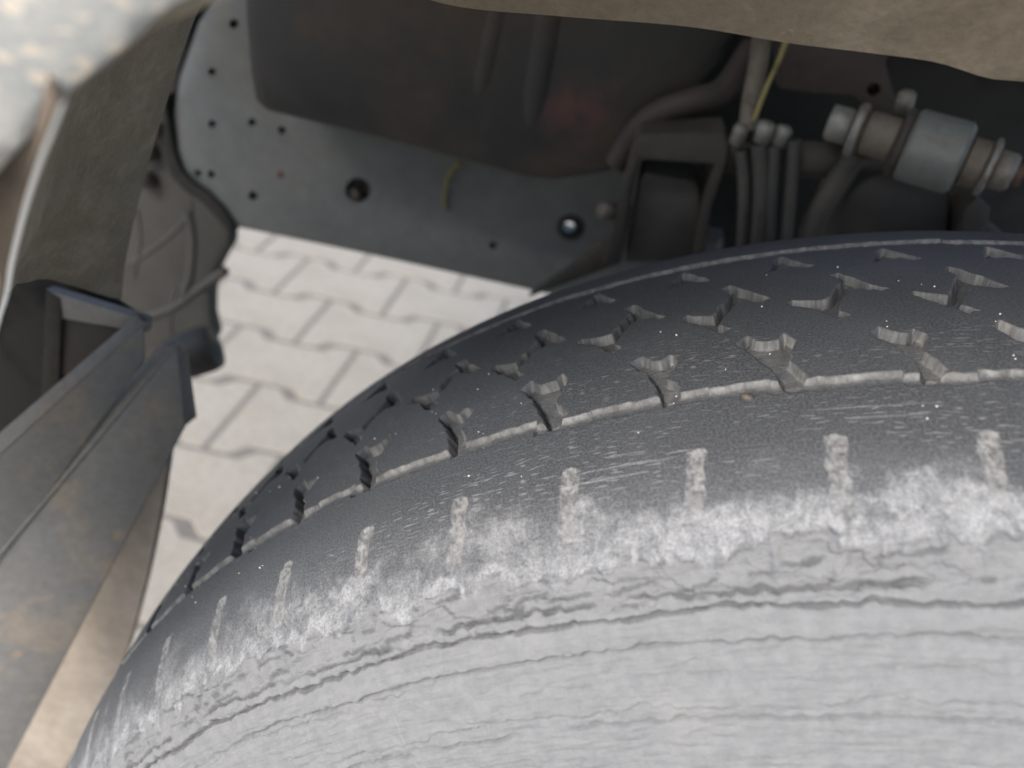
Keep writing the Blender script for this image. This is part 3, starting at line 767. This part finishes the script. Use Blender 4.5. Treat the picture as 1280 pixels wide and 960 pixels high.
# ---- step bracket and mudflap ----------------------------------------------
stp = quad_slab('step_bracket', [at(222, 430, .085), at(232, 535, .085), at(-30, 1010, .04), at(-40, 745, .04)], .005, M['step'], TR, .0012, 'worn grey steel bracket with rusty patches, running out to the left')
quad_slab('upper_flange', [at(180, 402, .078), at(181, 452, .078), at(-60, 775, .04), at(-60, 622, .04)], .004, M['step'], stp, .0012)
quad_slab('flange_lip', [at(196, 433, .0845), at(222, 430, .0845), at(-40, 745, .0395), at(-60, 735, .04)], .003, M['step'], stp, .0008)
quad_slab('back_flange', [at(56, 362, .09), at(180, 400, .079), at(178, 418, .079), at(70, 398, .09)], .004, M['step'], stp, .001)
quad_slab('back_plate', [at(70, 396, .091), at(160, 414, .083), at(150, 470, .083), at(60, 470, .091)], .004, M['shield'], stp, .001)
quad_slab('channel_post', [at(56, 364, .089), at(76, 372, .088), at(74, 480, .088), at(50, 500, .089)], .003, M['brown'], stp, .001)
quad_slab('channel_rim', [at(170, 392, .079), at(181, 402, .0775), at(-60, 622, .0395), at(-78, 606, .042)], .003, M['step'], stp, .0012)
quad_slab('end_post', [at(222, 433, .0862), at(236, 441, .095), at(238, 520, .098), at(231, 534, .0862)], .003, M['step'], stp, .0008)
px_plate('pocket_shade', [(-80, 330), (60, 330), (165, 400), (170, 480), (60, 620), (-80, 700)], .10, .006, M['dark'], stp, .001)  # black sheet standing in for the shade inside the channel
V, F = [], []
rim = smooth_path([np.r_[at(226, 480, .1)], at(216, 570, .1), at(203, 650, .099), at(184, 735, .097), at(160, 815, .094), at(122, 890, .09), at(70, 972, .086), at(-10, 1080, .08)], 5)
ins_ = smooth_path([at(100, 500, .10), at(80, 600, .098), at(65, 690, .094), at(50, 770, .09), at(20, 850, .086), at(-10, 940, .08), at(-60, 1020, .07), at(-120, 1130, .06)], 5)
for a, c in zip(rim, ins_):
    for k in range(9):
        s = k / 8; q = a * (1 - s) + c * s
        q = q + np.array([-.006 * math.sin(math.pi * s), 0, 0]); V.append(q)
for i in range(len(rim) - 1):
    for k in range(8): F.append((i * 9 + k, i * 9 + k + 1, i * 9 + k + 10, i * 9 + k + 9))
bm = bmesh.new(); vs = [bm.verts.new(tuple(map(float, v))) for v in V]
for f in F: bm.faces.new([vs[i] for i in f])
bmesh.ops.recalc_face_normals(bm, faces=bm.faces); bmesh.ops.solidify(bm, geom=bm.faces[:], thickness=.005)
bm_obj('mudflap', bm, M['flap'], TR, auto=60, label='dusty light brown mudflap hanging under the step bracket')

# ------------------------------------------------------------------ loose bits on the tyre
def surf(u, y):
    """point on the tread (mm round, mm across) and its outward direction"""
    t = TH0 + u / 1000 / R0; i = int(np.argmin(abs(tv - t))); j = int(np.argmin(abs(PY * 1000 - y) + (sv > .06) * 9e9 + (sv < -.12) * 9e9))
    P = VERT[i, j]; n = np.array([NR[j] * math.sin(t), NY[j], NR[j] * math.cos(t)]); return P, n
def pebble_mesh(r, seed, sub=2):
    q = random.Random(seed); bm = bmesh.new(); bmesh.ops.create_icosphere(bm, subdivisions=sub, radius=r)
    for v in bm.verts: v.co = Vector((v.co.x * 1.2, v.co.y * .9, v.co.z * .75)) * q.uniform(.86, 1.12)
    return bm
for (u, y, r, lb, m_) in ((208.6, -3.4, .0013, 'small tan pebble wedged under the outer groove, between two notches', 'tan'),):
    P, n = surf(u, y)
    o = bm_obj('pebble', pebble_mesh(r, int(u), 2), M[m_], None, smooth=True)
    o.location = P + n * r * .25; o['label'] = lb; o['category'] = 'pebble'
bm = bmesh.new()
for k in range(75):
    u = rnd.uniform(5, 270); y = rnd.choice([rnd.uniform(-20, 70), rnd.uniform(-16, 40)])
    P, n = surf(u, y); r = rnd.choice([.00016, .0002, .00025, .0003]) * rnd.uniform(.7, 1.1)
    if k in (3, 50): r = .00048
    mm = Matrix.Translation(Vector(P + n * r * .5)) @ Matrix.Rotation(rnd.uniform(0, 6), 4, 'Z')
    bmesh.ops.create_icosphere(bm, subdivisions=1, radius=r, matrix=mm)
for v in bm.verts: v.co += Vector((rnd.uniform(-1, 1), rnd.uniform(-1, 1), rnd.uniform(-1, 1))) * 5e-5
o = bm_obj('grit', bm, M['stone'], None, kind='stuff'); o['label'] = 'pale specks of grit scattered over the dark tread'; o['category'] = 'grit'
